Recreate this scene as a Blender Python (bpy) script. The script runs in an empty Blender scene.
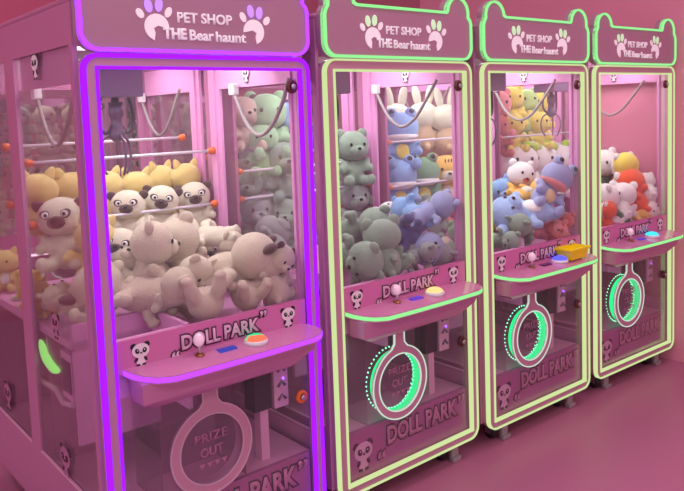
import bpy, bmesh, math, random
from mathutils import Vector, Matrix, Euler
random.seed(7)
PI = math.pi
scene = bpy.context.scene
col = scene.collection
FLOOR = 0.0
ZB = 0.13                      # height of the lower edge of the lit window rectangle
W = 0.738                      # width of that rectangle
DEPTH = 1.34

# ------------------------------------------------------------------ camera
CAM = Vector((-0.80569, -2.09443, 1.56939))
RT = Vector((0.77003, -0.63699, -0.03597)); DN = Vector((-0.0838, -0.04509, -0.99546)); FW = Vector((0.63248, 0.76955, -0.0881))
FPX, CX, CY = 732.503, 345.152, 177.537
cd = bpy.data.cameras.new('camera'); cam = bpy.data.objects.new('camera', cd); col.objects.link(cam)
m3 = Matrix((RT, -DN, -FW)).transposed()
cam.matrix_world = Matrix.Translation(CAM) @ m3.to_4x4()
cd.sensor_width = 36; cd.lens = 36 * FPX / 684
cd.shift_x = (342 - CX) / 684; cd.shift_y = -(245.5 - CY) / 684
cd.clip_start = 0.05; cd.clip_end = 60
scene.camera = cam
XM = [0.0, 0.8817, 1.7521, 2.6516]; YM = [0, 0.0047, 0.0001, 0.0105]; TM = [0.0032, 0.0109, -0.0058, -0.0208]

def at(px, py, Y):
    d = RT * ((px - CX) / FPX) + DN * ((py - CY) / FPX) + FW
    return CAM + d * ((Y - CAM.y) / d.y)

# ------------------------------------------------------------------ materials
def lin(c):
    return tuple(((v / 255) / 12.92 if v / 255 <= 0.04045 else ((v / 255 + 0.055) / 1.055) ** 2.4) for v in c) + (1,)
MC = {}
def mat(name, rgb, rough=0.5, metal=0.0, coat=0.0, emit=0.0, bump=0.0, bscale=80, sheen=0.0, spec=0.5, vary=0.0):
    if name in MC: return MC[name]
    m = bpy.data.materials.new(name); m.use_nodes = True
    nt = m.node_tree; b = nt.nodes['Principled BSDF']
    b.inputs['Base Color'].default_value = lin(rgb); b.inputs['Roughness'].default_value = rough
    b.inputs['Metallic'].default_value = metal; b.inputs['Coat Weight'].default_value = coat
    b.inputs['Sheen Weight'].default_value = sheen; b.inputs['Specular IOR Level'].default_value = spec
    if emit:
        b.inputs['Emission Color'].default_value = lin(rgb); b.inputs['Emission Strength'].default_value = emit
    if bump or vary:
        tc = nt.nodes.new('ShaderNodeTexCoord'); n = nt.nodes.new('ShaderNodeTexNoise')
        n.inputs['Scale'].default_value = bscale; n.inputs['Detail'].default_value = 3
        nt.links.new(tc.outputs['Object'], n.inputs['Vector'])
        if bump:
            bp = nt.nodes.new('ShaderNodeBump'); bp.inputs['Strength'].default_value = bump; bp.inputs['Distance'].default_value = 0.01
            nt.links.new(n.outputs['Fac'], bp.inputs['Height']); nt.links.new(bp.outputs['Normal'], b.inputs['Normal'])
        if vary:
            n2 = nt.nodes.new('ShaderNodeTexNoise'); n2.inputs['Scale'].default_value = bscale / 12
            nt.links.new(tc.outputs['Object'], n2.inputs['Vector'])
            hs = nt.nodes.new('ShaderNodeMix'); hs.data_type = 'RGBA'
            c = lin(rgb)
            hs.inputs[6].default_value = tuple(v * (1 - vary) for v in c[:3]) + (1,); hs.inputs[7].default_value = tuple(min(1, v * (1 + vary)) for v in c[:3]) + (1,)
            nt.links.new(n2.outputs['Fac'], hs.inputs[0]); nt.links.new(hs.outputs[2], b.inputs['Base Color'])
    MC[name] = m
    return m
def glow(name, rgb, s):
    if name in MC: return MC[name]
    m = bpy.data.materials.new(name); m.use_nodes = True; nt = m.node_tree; nt.nodes.clear()
    e = nt.nodes.new('ShaderNodeEmission'); o = nt.nodes.new('ShaderNodeOutputMaterial')
    e.inputs[0].default_value = lin(rgb); e.inputs[1].default_value = s
    nt.links.new(e.outputs[0], o.inputs[0]); MC[name] = m
    return m
def pane_mat(name, tint, refl):
    m = bpy.data.materials.new(name); m.use_nodes = True; nt = m.node_tree; nt.nodes.clear()
    o = nt.nodes.new('ShaderNodeOutputMaterial'); mx = nt.nodes.new('ShaderNodeMixShader')
    t = nt.nodes.new('ShaderNodeBsdfTransparent'); g = nt.nodes.new('ShaderNodeBsdfGlossy')
    f = nt.nodes.new('ShaderNodeLayerWeight'); mu = nt.nodes.new('ShaderNodeMath'); mu.operation = 'MULTIPLY_ADD'
    f.inputs[0].default_value = 0.12; mu.inputs[1].default_value = refl; mu.inputs[2].default_value = 0.012
    t.inputs[0].default_value = tint; g.inputs['Roughness'].default_value = 0.02
    nt.links.new(f.outputs['Fresnel'], mu.inputs[0]); nt.links.new(mu.outputs[0], mx.inputs[0])
    du = nt.nodes.new('ShaderNodeBsdfDiffuse'); du.inputs[0].default_value = (.9, .8, .87, 1); m2 = nt.nodes.new('ShaderNodeMixShader'); m2.inputs[0].default_value = .022  # pale diffuse veil imitates hazy reflections on the glass
    nt.links.new(t.outputs[0], m2.inputs[1]); nt.links.new(du.outputs[0], m2.inputs[2])
    nt.links.new(m2.outputs[0], mx.inputs[1]); nt.links.new(g.outputs[0], mx.inputs[2]); nt.links.new(mx.outputs[0], o.inputs[0])
    return m
GLASS = pane_mat('clear_glass', (0.985, 0.975, 0.985, 1), 0.45)
ACRYL = pane_mat('acrylic', (0.95, 0.90, 0.94, 1), 0.6)
PINK = mat('cabinet_pink', (190, 122, 162), 0.22, coat=0.4)
FRAME = mat('front_frame_pink', (190, 132, 156), 0.35, coat=0.15)
HEAD = mat('header_pink', (174, 124, 148), 0.5)
INNER = mat('interior_pink', (226, 158, 208), 0.35)
LOWIN = mat('lower_interior_pink', (190, 124, 160), 0.45)
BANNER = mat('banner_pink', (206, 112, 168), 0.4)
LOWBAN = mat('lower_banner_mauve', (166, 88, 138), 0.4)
LETW = mat('letter_pink_white', (226, 178, 206), 0.5)
LETL = mat('letter_mauve', (196, 122, 160), 0.5)
LETD = mat('letter_outline', (74, 30, 52), 0.5)
WHITE = mat('sticker_white', (236, 216, 226), 0.5)
BLACK = mat('black_plastic', (26, 20, 26), 0.4)
DARKRED = mat('lock_ring', (92, 30, 40), 0.35)
BRASS = mat('brass', (170, 120, 70), 0.3, metal=0.9)
STEEL = mat('steel', (190, 185, 190), 0.28, metal=1.0)
DSTEEL = mat('dark_steel', (138, 124, 144), 0.35, metal=0.7)
LAV = mat('gantry_lavender', (150, 132, 162), 0.5)
RODM = mat('white_rod', (222, 214, 228), 0.3)
ORNG = mat('orange_knob', (232, 110, 48), 0.4)
HOSE = mat('grey_hose', (156, 144, 148), 0.4)
CONN = mat('white_connector', (226, 220, 226), 0.4)
RUBBER = mat('rubber', (46, 26, 40), 0.6)
LOGOW = mat('logo_white', (240, 228, 236), 0.5, emit=0.25)
YELB = mat('basket_yellow', (250, 226, 12), 0.4)

# ------------------------------------------------------------------ mesh helpers
def finish(bm, name, mats, parent=None, smooth=False, loc=None, rot=None):
    bmesh.ops.recalc_face_normals(bm, faces=bm.faces[:])
    me = bpy.data.meshes.new(name); bm.to_mesh(me); bm.free()
    for m in (mats if isinstance(mats, (list, tuple)) else [mats]): me.materials.append(m)
    if smooth:
        for p in me.polygons: p.use_smooth = True
    return link(me, name, parent, loc, rot)
def link(me, name, parent=None, loc=None, rot=None):
    o = bpy.data.objects.new(name, me); col.objects.link(o)
    if parent: o.parent = parent
    if loc: o.location = loc
    if rot: o.rotation_euler = rot
    return o
def box(bm, x0, x1, y0, y1, z0, z1, mi=0, bev=0.0):
    r = bmesh.ops.create_cube(bm, size=1, matrix=Matrix.Translation(((x0 + x1) / 2, (y0 + y1) / 2, (z0 + z1) / 2)) @ Matrix.Diagonal((x1 - x0, y1 - y0, z1 - z0, 1)))
    vs = r['verts']; fs = {f for v in vs for f in v.link_faces}
    for f in fs: f.material_index = mi
    if bev:
        es = list({e for v in vs for e in v.link_edges})
        bmesh.ops.bevel(bm, geom=es, offset=bev, segments=2, affect='EDGES', profile=0.5)
    return bm
def tube(bm, pts, r, n=10, mi=0, closed=False):
    pts = [Vector(p) for p in pts]; N = len(pts); rings = []
    ref = None
    for k in range(N):
        if closed: t = pts[(k + 1) % N] - pts[k - 1]
        else: t = pts[min(k + 1, N - 1)] - pts[max(k - 1, 0)]
        t.normalize()
        if ref is None: ref = t.orthogonal().normalized()
        ref = (ref - t * ref.dot(t)).normalized(); b = t.cross(ref)
        rr = r[k] if isinstance(r, (list, tuple)) else r
        rings.append([bm.verts.new(pts[k] + (ref * math.cos(2 * PI * j / n) + b * math.sin(2 * PI * j / n)) * rr) for j in range(n)])
    for k in range(N if closed else N - 1):
        a, c = rings[k], rings[(k + 1) % N]
        for j in range(n):
            f = bm.faces.new((a[j], a[(j + 1) % n], c[(j + 1) % n], c[j])); f.material_index = mi; f.smooth = True
    if not closed:
        for q in (rings[0], rings[-1]): bm.faces.new(q).material_index = mi
    return bm
def ball(bm, c, r, rot=None, mi=0, taper=0.0, seg=16):
    M = Matrix.Translation(c)
    if rot: M = M @ Euler([math.radians(a) for a in rot]).to_matrix().to_4x4()
    R = r if isinstance(r, (tuple, list)) else (r, r, r)
    res = bmesh.ops.create_uvsphere(bm, u_segments=seg, v_segments=max(6, seg // 2 + 2), radius=1)
    for v in res['verts']:
        if taper:
            s = 1 - taper * (v.co.z * 0.5 + 0.5); v.co.x *= s; v.co.y *= s
        v.co = M @ Vector((v.co.x * R[0], v.co.y * R[1], v.co.z * R[2]))
        for f in v.link_faces: f.material_index = mi; f.smooth = True
    return bm
def offset_path(P, d):
    n = len(P); out = []
    for k in range(n):
        a, b, c = Vector(P[k - 1]), Vector(P[k]), Vector(P[(k + 1) % n])
        e1 = (b - a).normalized(); e2 = (c - b).normalized()
        n1 = Vector((-e1.y, e1.x)); n2 = Vector((-e2.y, e2.x)); m = n1 + n2
        m = m / max(0.35, m.dot(n1) if m.length else 1)
        out.append(tuple(b + m * d * 1.0))
    return out
def prism_xz(bm, outer, y0, y1, holes=(), mi=0):
    """fill a closed outline in the XZ plane (with holes) and give it thickness along Y"""
    es = []
    for L in (outer, *holes):
        vs = [bm.verts.new((x, y0, z)) for x, z in L]
        es += [bm.edges.new((vs[k], vs[(k + 1) % len(vs)])) for k in range(len(vs))]
    g = bmesh.ops.triangle_fill(bm, use_beauty=True, edges=es, normal=(0, -1, 0))
    fs = [f for f in g['geom'] if isinstance(f, bmesh.types.BMFace)]
    e = bmesh.ops.extrude_face_region(bm, geom=fs, use_keep_orig=True)
    bmesh.ops.translate(bm, verts=[v for v in e['geom'] if isinstance(v, bmesh.types.BMVert)], vec=(0, y1 - y0, 0))
    for f in bm.faces:
        if f.material_index == 0 and mi: f.material_index = mi
    return bm
def band_xz(bm, path, w, y0, y1, closed=True, mi=0):
    """strip of width w (inwards of a counter-clockwise path) between y0 and y1"""
    inn = offset_path(path, w) if closed else open_offset(path, w)
    A = [[bm.verts.new((x, y, z)) for x, z in L] for y in (y0, y1) for L in (path, inn)]
    n = len(path)
    for k in range(n if closed else n - 1):
        j = (k + 1) % n
        for q in ((A[0][k], A[0][j], A[1][j], A[1][k]), (A[2][k], A[2][j], A[3][j], A[3][k]), (A[0][k], A[0][j], A[2][j], A[2][k]), (A[1][k], A[1][j], A[3][j], A[3][k])):
            bm.faces.new(q).material_index = mi
    if not closed:
        for k in (0, n - 1): bm.faces.new((A[0][k], A[1][k], A[3][k], A[2][k])).material_index = mi
    return bm
def open_offset(P, d):
    n = len(P); out = []
    for k in range(n):
        a, c = Vector(P[max(0, k - 1)]), Vector(P[min(n - 1, k + 1)])
        t = (c - a).normalized(); out.append(tuple(Vector(P[k]) + Vector((-t.y, t.x)) * d))
    return out
def arc(cx, cz, r, a0, a1, n=8):
    return [(cx + r * math.cos(math.radians(a0 + (a1 - a0) * k / n)), cz + r * math.sin(math.radians(a0 + (a1 - a0) * k / n))) for k in range(n + 1)]
def rrect(x0, x1, z0, z1, r):      # counter-clockwise
    return arc(x1 - r, z0 + r, r, -90, 0) + arc(x1 - r, z1 - r, r, 0, 90) + arc(x0 + r, z1 - r, r, 90, 180) + arc(x0 + r, z0 + r, r, 180, 270)
def lathe(bm, prof, c, axis='z', n=24, mi=0):
    rings = []
    for r, h in prof:
        ring = []
        for j in range(n):
            a = 2 * PI * j / n
            if axis == 'z': p = (c[0] + r * math.cos(a), c[1] + r * math.sin(a), c[2] + h)
            elif axis == 'y': p = (c[0] + r * math.cos(a), c[1] + h, c[2] + r * math.sin(a))
            else: p = (c[0] + h, c[1] + r * math.cos(a), c[2] + r * math.sin(a))
            ring.append(bm.verts.new(p))
        rings.append(ring)
    for a, b in zip(rings, rings[1:]):
        for j in range(n):
            f = bm.faces.new((a[j], a[(j + 1) % n], b[(j + 1) % n], b[j])); f.material_index = mi; f.smooth = True
    bm.faces.new(rings[0]).material_index = mi; bm.faces.new(rings[-1]).material_index = mi
    return bm
def smooth_pts(P, n=8):
    P = [Vector(p) for p in P]; Q = [P[0]] + P + [P[-1]]; out = []
    for k in range(1, len(Q) - 2):
        for j in range(n):
            t = j / n; a, b, c, d = Q[k - 1], Q[k], Q[k + 1], Q[k + 2]
            out.append(0.5 * ((2 * b) + (c - a) * t + (2 * a - 5 * b + 4 * c - d) * t * t + (3 * b - a - 3 * c + d) * t ** 3))
    out.append(P[-1]); return out
def text_bm(bm, s, x0, x1, z0, h, y, depth, offset=0.0, mi=0, width=None, xpow=None):
    """write s in the XZ plane facing -Y: from x0 to x1, capitals z0..z0+h"""
    cu = bpy.data.curves.new('t', 'FONT'); cu.body = s; cu.size = 1; cu.extrude = 0.0; cu.resolution_u = 3
    tmp = bpy.data.objects.new('t', cu); col.objects.link(tmp)
    bpy.context.view_layer.update()
    dg = bpy.context.evaluated_depsgraph_get()
    me = bpy.data.meshes.new_from_object(tmp.evaluated_get(dg))
    xs = [v.co.x for v in me.vertices]; mn, mx = min(xs), max(xs)
    bpy.data.meshes.remove(me)
    cap = 0.729
    sx = (x1 - x0) / (mx - mn); sz = h / cap
    cu.offset = offset / ((sx + sz) / 2) * .9; bpy.context.view_layer.update(); dg = bpy.context.evaluated_depsgraph_get()
    me = bpy.data.meshes.new_from_object(tmp.evaluated_get(dg))
    t = bmesh.new(); t.from_mesh(me)
    for v in t.verts: v.co = Vector((x0 + (v.co.x - mn) * sx, y, z0 + v.co.y * sz))
    bmesh.ops.recalc_face_normals(t, faces=t.faces[:])
    e = bmesh.ops.extrude_face_region(t, geom=t.faces[:], use_keep_orig=True)
    bmesh.ops.translate(t, verts=[v for v in e['geom'] if isinstance(v, bmesh.types.BMVert)], vec=(0, depth, 0))
    for f in t.faces: f.material_index = mi
    m2 = bpy.data.meshes.new('t'); t.to_mesh(m2); t.free(); bm.from_mesh(m2)
    bpy.data.meshes.remove(m2); bpy.data.meshes.remove(me); bpy.data.objects.remove(tmp); bpy.data.curves.remove(cu)
    return bm
def disc(bm, cx, cz, rx, rz, y, t=0.0015, mi=0, rot=0, n=18):
    ca, sa = math.cos(math.radians(rot)), math.sin(math.radians(rot))
    L = []
    for k in range(n):
        a = 2 * PI * k / n; u, v = rx * math.cos(a), rz * math.sin(a)
        L.append((cx + u * ca - v * sa, cz + u * sa + v * ca))
    A = [bm.verts.new((x, y, z)) for x, z in L]; B = [bm.verts.new((x, y - t, z)) for x, z in L]
    for q in (A, B): bm.faces.new(q).material_index = mi
    for k in range(n): bm.faces.new((A[k], A[(k + 1) % n], B[(k + 1) % n], B[k])).material_index = mi
def panda(parent, cx, z0, h, y, mats, side=None):
    """little panda decal: mats = white, black, red"""
    bm = bmesh.new(); s = h
    disc(bm, 0, .22 * s, .20 * s, .22 * s, 0, mi=0)                     # body
    for q in (-1, 1):
        disc(bm, q * .12 * s, .04 * s, .09 * s, .05 * s, -.001, mi=1)    # feet
        disc(bm, q * .20 * s, .27 * s, .06 * s, .11 * s, -.001, mi=1, rot=q * 30)
        disc(bm, q * .29 * s, .84 * s, .13 * s, .13 * s, 0.0, mi=1)      # ears
    disc(bm, 0, .64 * s, .38 * s, .30 * s, -.002, mi=0)
    for q in (-1, 1):
        disc(bm, q * .16 * s, .64 * s, .09 * s, .11 * s, -.004, mi=1, rot=q * -25)
        disc(bm, q * .15 * s, .67 * s, .025 * s, .03 * s, -.006, mi=0, n=8)
    disc(bm, 0, .55 * s, .05 * s, .035 * s, -.005, mi=2, n=10)
    o = finish(bm, 'panda_sticker', mats, parent)
    if side is None: o.location = (cx, y, z0)
    else: o.location = (side, cx, z0); o.rotation_euler = (0, 0, -PI / 2)
    return o

def tag(o, label=None, cat=None, group=None, kind=None):
    if label: o['label'] = label
    if cat: o['category'] = cat
    if group: o['group'] = group
    if kind: o['kind'] = kind
    return o
def empty(name, loc, rz=0):
    o = bpy.data.objects.new(name, None); col.objects.link(o); o.location = loc; o.rotation_euler = (0, 0, rz); o.empty_display_size = 0.1
    return o

# ------------------------------------------------------------------ the claw machine
def header_outline():
    xl, xr = -0.043, 0.768
    P = arc(xr - .055, 1.772 + .055, .055, -90, 0)                       # lower right corner
    P += [(xr, 1.925), (xr - .006, 1.943), (xr - .018, 1.955)]
    cr = (.682, 1.968)
    P += arc(cr[0], cr[1], .069, -8, 172, 14) + [(cr[0] - .072, 1.972)]
    P += [(.118, 1.972)]
    P += arc(.040, 1.968, .067, 8, 188, 14)
    P += [(xl + .006, 1.943), (xl, 1.925)]
    P += arc(xl + .055, 1.772 + .055, .055, 180, 270)
    return P
def paw(bm, cx, cz, s, q, led):
    """q=1: the bite is at the lower right; pad, four toes; slots 0 white, 1 lit"""
    P = arc(0, 0, .038 * s, -250, 20, 16) if False else arc(0, 0, .04 * s, -5, 235, 16) + [(-.010 * s, -.040 * s), (-.006 * s, -.018 * s), (-.010 * s, -.004 * s), (.004 * s, .004 * s)]
    vs = [(cx + q * x, cz + z) for x, z in P]
    A = [bm.verts.new((x, -.029, z)) for x, z in vs]; B = [bm.verts.new((x, -.032, z)) for x, z in vs]
    bm.faces.new(A); bm.faces.new(B)
    for k in range(len(A)): bm.faces.new((A[k], A[(k + 1) % len(A)], B[(k + 1) % len(A)], B[k]))
    for x, z, rx, rz, r, mi in ((-.052, .038, .011, .016, 35, 0), (-.024, .062, .0125, .021, 10, 1), (.010, .066, .0125, .021, -8, 1), (.040, .046, .0105, .017, -28, 0)):
        disc(bm, cx + q * x * s, cz + z * s, rx * s, rz * s, -.029, .003, mi, rot=q * r)

def machine(X, Y, th, name, label, led, led2, lit, btn, disp, bars, full=True, clawy=0.2, rods_left=None, loc=None):
    t = empty('claw_machine', (X, Y + .023, 0), th)
    tag(t, label, 'claw machine', 'row of pink claw machines' if full else 'claw machines of the row behind')
    xl, xr = -0.048, 0.773
    # ---- housing
    def part(nm, bm, m, par=t, smooth=False): return finish(bm, nm, m, par, smooth)
    for (a, b, out) in ((xl, xl + .014, xl), (xr - .014, xr, xr)):
        bm = bmesh.new()
        box(bm, a, b, .02, DEPTH - .02, 1.795, 1.915)                       # top band
        box(bm, a, b, .02, DEPTH - .02, .15, .375)                        # bottom band
        box(bm, a, b, .02, .046, .375, 1.795)
        box(bm, a, b, .605, .715, .375, 1.795)
        box(bm, a, b, DEPTH - .06, DEPTH - .02, .375, 1.795)
        part('side_frame', bm, PINK)
        ins = b if a == xl else a
        i0, i1 = (ins, ins + .012) if a == xl else (ins - .012, ins)
        for y0, y1 in ((.022, .056), (.57, .66), (.74, .83)) if a != xl else ((.66, .72),):
            bm = bmesh.new(); box(bm, i0, i1, y0, y1, .87, 1.80)
            q = i1 if a == xl else i0
            box(bm, min(q, q + (.008 if a == xl else -.008)), max(q, q + (.008 if a == xl else -.008)), y0 + .03, y0 + .045, .87, 1.80)
            part('inner_post', bm, INNER)
        bm = bmesh.new(); box(bm, i0, i1, .05, .57, 1.685, 1.80); box(bm, i0, i1, .83, 1.28, 1.685, 1.80)
        part('top_rail', bm, INNER)
        bm = bmesh.new(); box(bm, a + .004, a + .009, .046, .605, .375, 1.795); part('side_pane', bm, GLASS)
        bm = bmesh.new(); box(bm, a + .004, a + .009, .715, DEPTH - .06, .375, 1.795); part('side_pane', bm, GLASS)
        bm = bmesh.new()
        for z in (.377,):
            box(bm, a - .002 if a == xl else b - .006, a + .006 if a == xl else b + .002, .046, .605, z - .003, z + .003)
            box(bm, a - .002 if a == xl else b - .006, a + .006 if a == xl else b + .002, .715, DEPTH - .06, z - .003, z + .003)
        part('edge_trim', bm, mat('edge_trim_pink', (224, 164, 196), .4))
    bm = bmesh.new(); box(bm, xl, xr, .015, DEPTH, 1.915, 1.935, bev=.008); part('roof', bm, PINK)
    bm = bmesh.new(); box(bm, xl, xr, .02, DEPTH, .125, .15); part('base_plate', bm, PINK)
    bm = bmesh.new(); prism_xz(bm, rrect(xl, xr, .125, 1.915, .02), DEPTH - .02, DEPTH, [[(.02, .75), (.02, 1.72), (.72, 1.72), (.72, .75)]]); part('rear_frame', bm, PINK)
    bm = bmesh.new(); box(bm, .02, .72, DEPTH - .012, DEPTH - .007, .75, 1.72); part('rear_pane', bm, GLASS)
    # ---- front frame, lights
    bm = bmesh.new(); prism_xz(bm, rrect(-.037, .768, .098, 1.766, .05), -.02, .02, [[(0, ZB), (W, ZB), (W, ZB + 1.6), (0, ZB + 1.6)]])
    part('front_frame', bm, FRAME)
    bm = bmesh.new(); band_xz(bm, rrect(-.040, .771, .095, 1.768, .052), loc.get('ow', .0075), -.026, -.004)
    part('outer_light_strip', bm, led2)
    bm = bmesh.new(); band_xz(bm, [(0, ZB), (W, ZB), (W, ZB + 1.6), (0, ZB + 1.6)], .0085, -.025, -.005)
    part('window_light_strip', bm, led2)
    H = header_outline()
    bm = bmesh.new(); prism_xz(bm, H, -.028, .015); hd = part('header_board', bm, HEAD)
    bm = bmesh.new(); band_xz(bm, H, .010, -.036, -.012); part('header_light_strip', bm, led)
    if full:
        bm = bmesh.new(); text_bm(bm, 'PET SHOP', .266, .458, 1.866, .032, -.0285, -.003, .0012); part('lettering', bm, LOGOW, hd)
        bm = bmesh.new(); text_bm(bm, 'THE', .217, .292, 1.815, .033, -.0285, -.003, .0022)
        text_bm(bm, 'Bear', .305, .388, 1.813, .033, -.0285, -.003, .0013)
        text_bm(bm, 'haunt', .398, .508, 1.811, .033, -.0285, -.003, .0013); part('lettering', bm, LOGOW, hd)
        for cx, q in ((.195, 1), (.541, -1)):
            bm = bmesh.new(); paw(bm, cx, 1.848, 1.0, q, led); part('paw_print', bm, [LOGOW, loc['toe']], hd)
    # ---- glass
    bm = bmesh.new(); box(bm, .011, W - .011, .0, .005, .90, ZB + 1.589); part('front_pane', bm, GLASS)
    bm = bmesh.new(); box(bm, .011, W - .011, .0, .005, ZB + .011, .70); part('lower_pane', bm, GLASS)
    # ---- upper banner with writing
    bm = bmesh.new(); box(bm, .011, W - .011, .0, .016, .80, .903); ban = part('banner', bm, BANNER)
    if full:
        stick = [WHITE, BLACK, DARKRED]
        bm = bmesh.new()
        for off, y, mi in ((.0078, -.0015, 0), (.0022, -.0035, 1)):
            text_bm(bm, 'DOLL PARK', .232, .520, .832, .046, y, -.001, off, mi)
            text_bm(bm, '\u201c', .196, .219, .785, .046, y, -.001, off * .8, mi)
            text_bm(bm, '\u201d', .532, .556, .851, .046, y, -.001, off * .8, mi)
        part('lettering', bm, [LETD, LETW], ban)
        panda(ban, .092, .815, .075, -.001, stick); panda(ban, .648, .815, .075, -.001, stick)
    # ---- playing floor with prize chute
    bm = bmesh.new()
    box(bm, .27, .735, .02, DEPTH - .03, .82, .85); box(bm, -.02, .27, .27, DEPTH - .03, .82, .85)
    box(bm, -.02, .27, .02, .04, .72, .90); part('playing_floor', bm, INNER)
    bm = bmesh.new()
    box(bm, .255, .27, .02, .285, .82, .908); box(bm, -.02, .27, .27, .285, .50, .908)
    box(bm, .255, .27, .02, .27, .62, .82); part('prize_chute', bm, INNER)
    # ---- control shelf
    S = [(.035, 0), (.047, -.035), (.068, -.068), (.10, -.096), (.15, -.115), (.30, -.118), (.50, -.118), (.68, -.114), (.714, -.104), (.735, -.082), (.737, -.052), (.725, -.022), (.705, 0)]
    bm = bmesh.new()
    def zt(y): return .816 + y * .16
    A = [bm.verts.new((x, y, zt(y))) for x, y in S]; B = [bm.verts.new((x, y, zt(y) - .024)) for x, y in S]
    bm.faces.new(A); bm.faces.new(B)
    for k in range(len(S)): bm.faces.new((A[k], A[(k + 1) % len(S)], B[(k + 1) % len(S)], B[k]))
    sh = part('control_shelf', bm, mat('shelf_pink', (206, 128, 172), 0.18, coat=.6))
    bm = bmesh.new(); o2 = open_offset([(x, y) for x, y in S], -.003)
    Q = [[bm.verts.new((x, y, zt(y) - dz)) for x, y in L] for dz in (.004, .018) for L in (S, o2)]
    n = len(S)
    for k in range(n - 1):
        for a, b in ((0, 1), (2, 3), (0, 2), (1, 3)): bm.faces.new((Q[a][k], Q[a][k + 1], Q[b][k + 1], Q[b][k]))
    for k in (0, n - 1): bm.faces.new((Q[0][k], Q[1][k], Q[3][k], Q[2][k]))
    part('shelf_light_strip', bm, led, sh)
    bm = bmesh.new()
    T0 = [(.055, -.085), (.72, -.085), (.73, .0), (.05, .0)]; T1 = [(.11, -.05), (.62, -.05), (.62, .0), (.11, .0)]
    a = [bm.verts.new((x, y, .783)) for x, y in T0]; b = [bm.verts.new((x, y, .735 if x > .4 else .715)) for x, y in [(.06, -.075), (.70, -.075), (.72, 0), (.055, 0)]]
    c = [bm.verts.new((x, y, .690)) for x, y in T1]
    for U, V in ((a, b), (b, c)):
        for k in range(4): bm.faces.new((U[k], U[(k + 1) % 4], V[(k + 1) % 4], V[k]))
    bm.faces.new(a); bm.faces.new(c); part('shelf_underside', bm, PINK)
    jy = -.035; jz = zt(jy)
    bm = bmesh.new(); lathe(bm, [(.016, 0), (.016, .003), (.009, .006)], (.275, jy, jz)); j = part('joystick', bm, BRASS, t, True)
    bm = bmesh.new(); tube(bm, [(.275, jy, jz), (.275, jy, jz + .035)], .005); part('shaft', bm, STEEL, j)
    bm = bmesh.new(); ball(bm, (.275, jy, jz + .05), (.018, .018, .022)); part('ball_top', bm, mat('knob_pink', (240, 208, 226), .25, emit=.15), j)
    bx, by = .482, -.045; bz = zt(by)
    bm = bmesh.new(); lathe(bm, [(.040, -.006), (.042, .004), (.038, .010)], (bx, by, bz), n=28); bt = part('push_button', bm, CONN, t, True)
    bm = bmesh.new(); lathe(bm, [(.037, .008), (.035, .014), (.028, .021), (.016, .026), (.004, .028)], (bx, by, bz), n=28); part('button_dome', bm, btn, bt, True)
    bm = bmesh.new(); box(bm, .338, .402, -.058, -.030, jz - .008, jz + .0025); part('display', bm, disp)
    # ---- lower compartment
    bm = bmesh.new(); box(bm, .0, W, .03, DEPTH - .03, .30, .32); part('prize_floor', bm, mat('prize_floor_pink', (214, 150, 184), .4))
    bm = bmesh.new(); box(bm, .0, W, .60, .62, .32, .82) ; part('partition', bm, LOWIN)
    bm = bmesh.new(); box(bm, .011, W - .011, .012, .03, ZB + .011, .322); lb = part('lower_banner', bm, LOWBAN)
    if full:
        bm = bmesh.new()
        for off, y, mi in ((.0100, .0105, 0), (.0036, .0085, 1)):
            text_bm(bm, 'DOLL PARK', .242, .657, .222, .074, y, -.001, off, mi)
            text_bm(bm, '\u201c', .186, .224, .130, .074, y, -.001, off * .8, mi)
            text_bm(bm, '\u201d', .674, .712, .230, .074, y, -.001, off * .8, mi)
        part('lettering', bm, [LETD, LETL], lb)
        panda(lb, .108, .156, .125, .011, [mat('sticker_lilac', (214, 160, 190), .5), LETD, DARKRED])
        faint = [mat('sticker_faint', (178, 112, 150), .5), LETD, DARKRED]
        for (y, z, h, sm) in ((.366, 1.712, .085, stick), (.345, .855, .09, faint), (.343, .37, .12, faint), (1.01, .41, .12, faint)):
            panda(t, y, z, h, 0, sm, side=xl + .002)
        panda(t, .35, 1.70, .06, 0, stick, side=xr - .030)
    # ---- prize door ring
    rc = loc.get('rc', (.303, .470)); ro, ri = .153, .116
    a0 = math.degrees(math.asin(.030 / ro))
    P = arc(rc[0], rc[1], ro, -270 + a0 + 6, 90 - a0 - 6, 40) + [(rc[0] + .030, rc[1] + ro + .012), (rc[0] + .028, .712), (rc[0] - .028, .712), (rc[0] - .030, rc[1] + ro + .012)]
    hole = arc(rc[0], rc[1], ri, 0, 351, 39)
    bm = bmesh.new(); prism_xz(bm, P, -.012, -.004, [hole]); rg = part('prize_door_ring', bm, FRAME)
    edge = led if lit else mat('ring_edge', (200, 176, 190), .3)
    bm = bmesh.new(); band_xz(bm, P, .005, -.0145, -.006); band_xz(bm, hole, -.005, -.0145, -.006); part('ring_edge_strip', bm, loc['ringedge'], rg)
    bm = bmesh.new(); lathe(bm, [(ri, 0), (ri, .003)], (rc[0], -.006, rc[1]), 'y', 40)
    part('clear_disc', bm, ACRYL, rg)
    bm = bmesh.new()
    text_bm(bm, 'PRIZE', rc[0] - .060, rc[0] + .060, .505, .032, -.007, -.001, .001); text_bm(bm, 'OUT', rc[0] - .042, rc[0] + .042, .455, .032, -.007, -.001, .001)
    for k in range(4):
        x = rc[0] - .05 + k * .028
        vs = [bm.verts.new((x + dx, -.007, .415 + dz)) for dx, dz in ((0, .018), (.024, .018), (.012, 0))]; bm.faces.new(vs)
    part('lettering', bm, mat('prize_text', (168, 106, 138), .5), rg)
    # lit tube behind the ring
    bm = bmesh.new()
    n = 48
    R0, R1 = .117, .127
    V = [[bm.verts.new((rc[0] + r * math.cos(2 * PI * k / n), y, rc[1] + r * math.sin(2 * PI * k / n))) for k in range(n)] for r, y in ((R0, -.003), (R0, .034), (R1, .034), (R1, -.003))]
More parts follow.
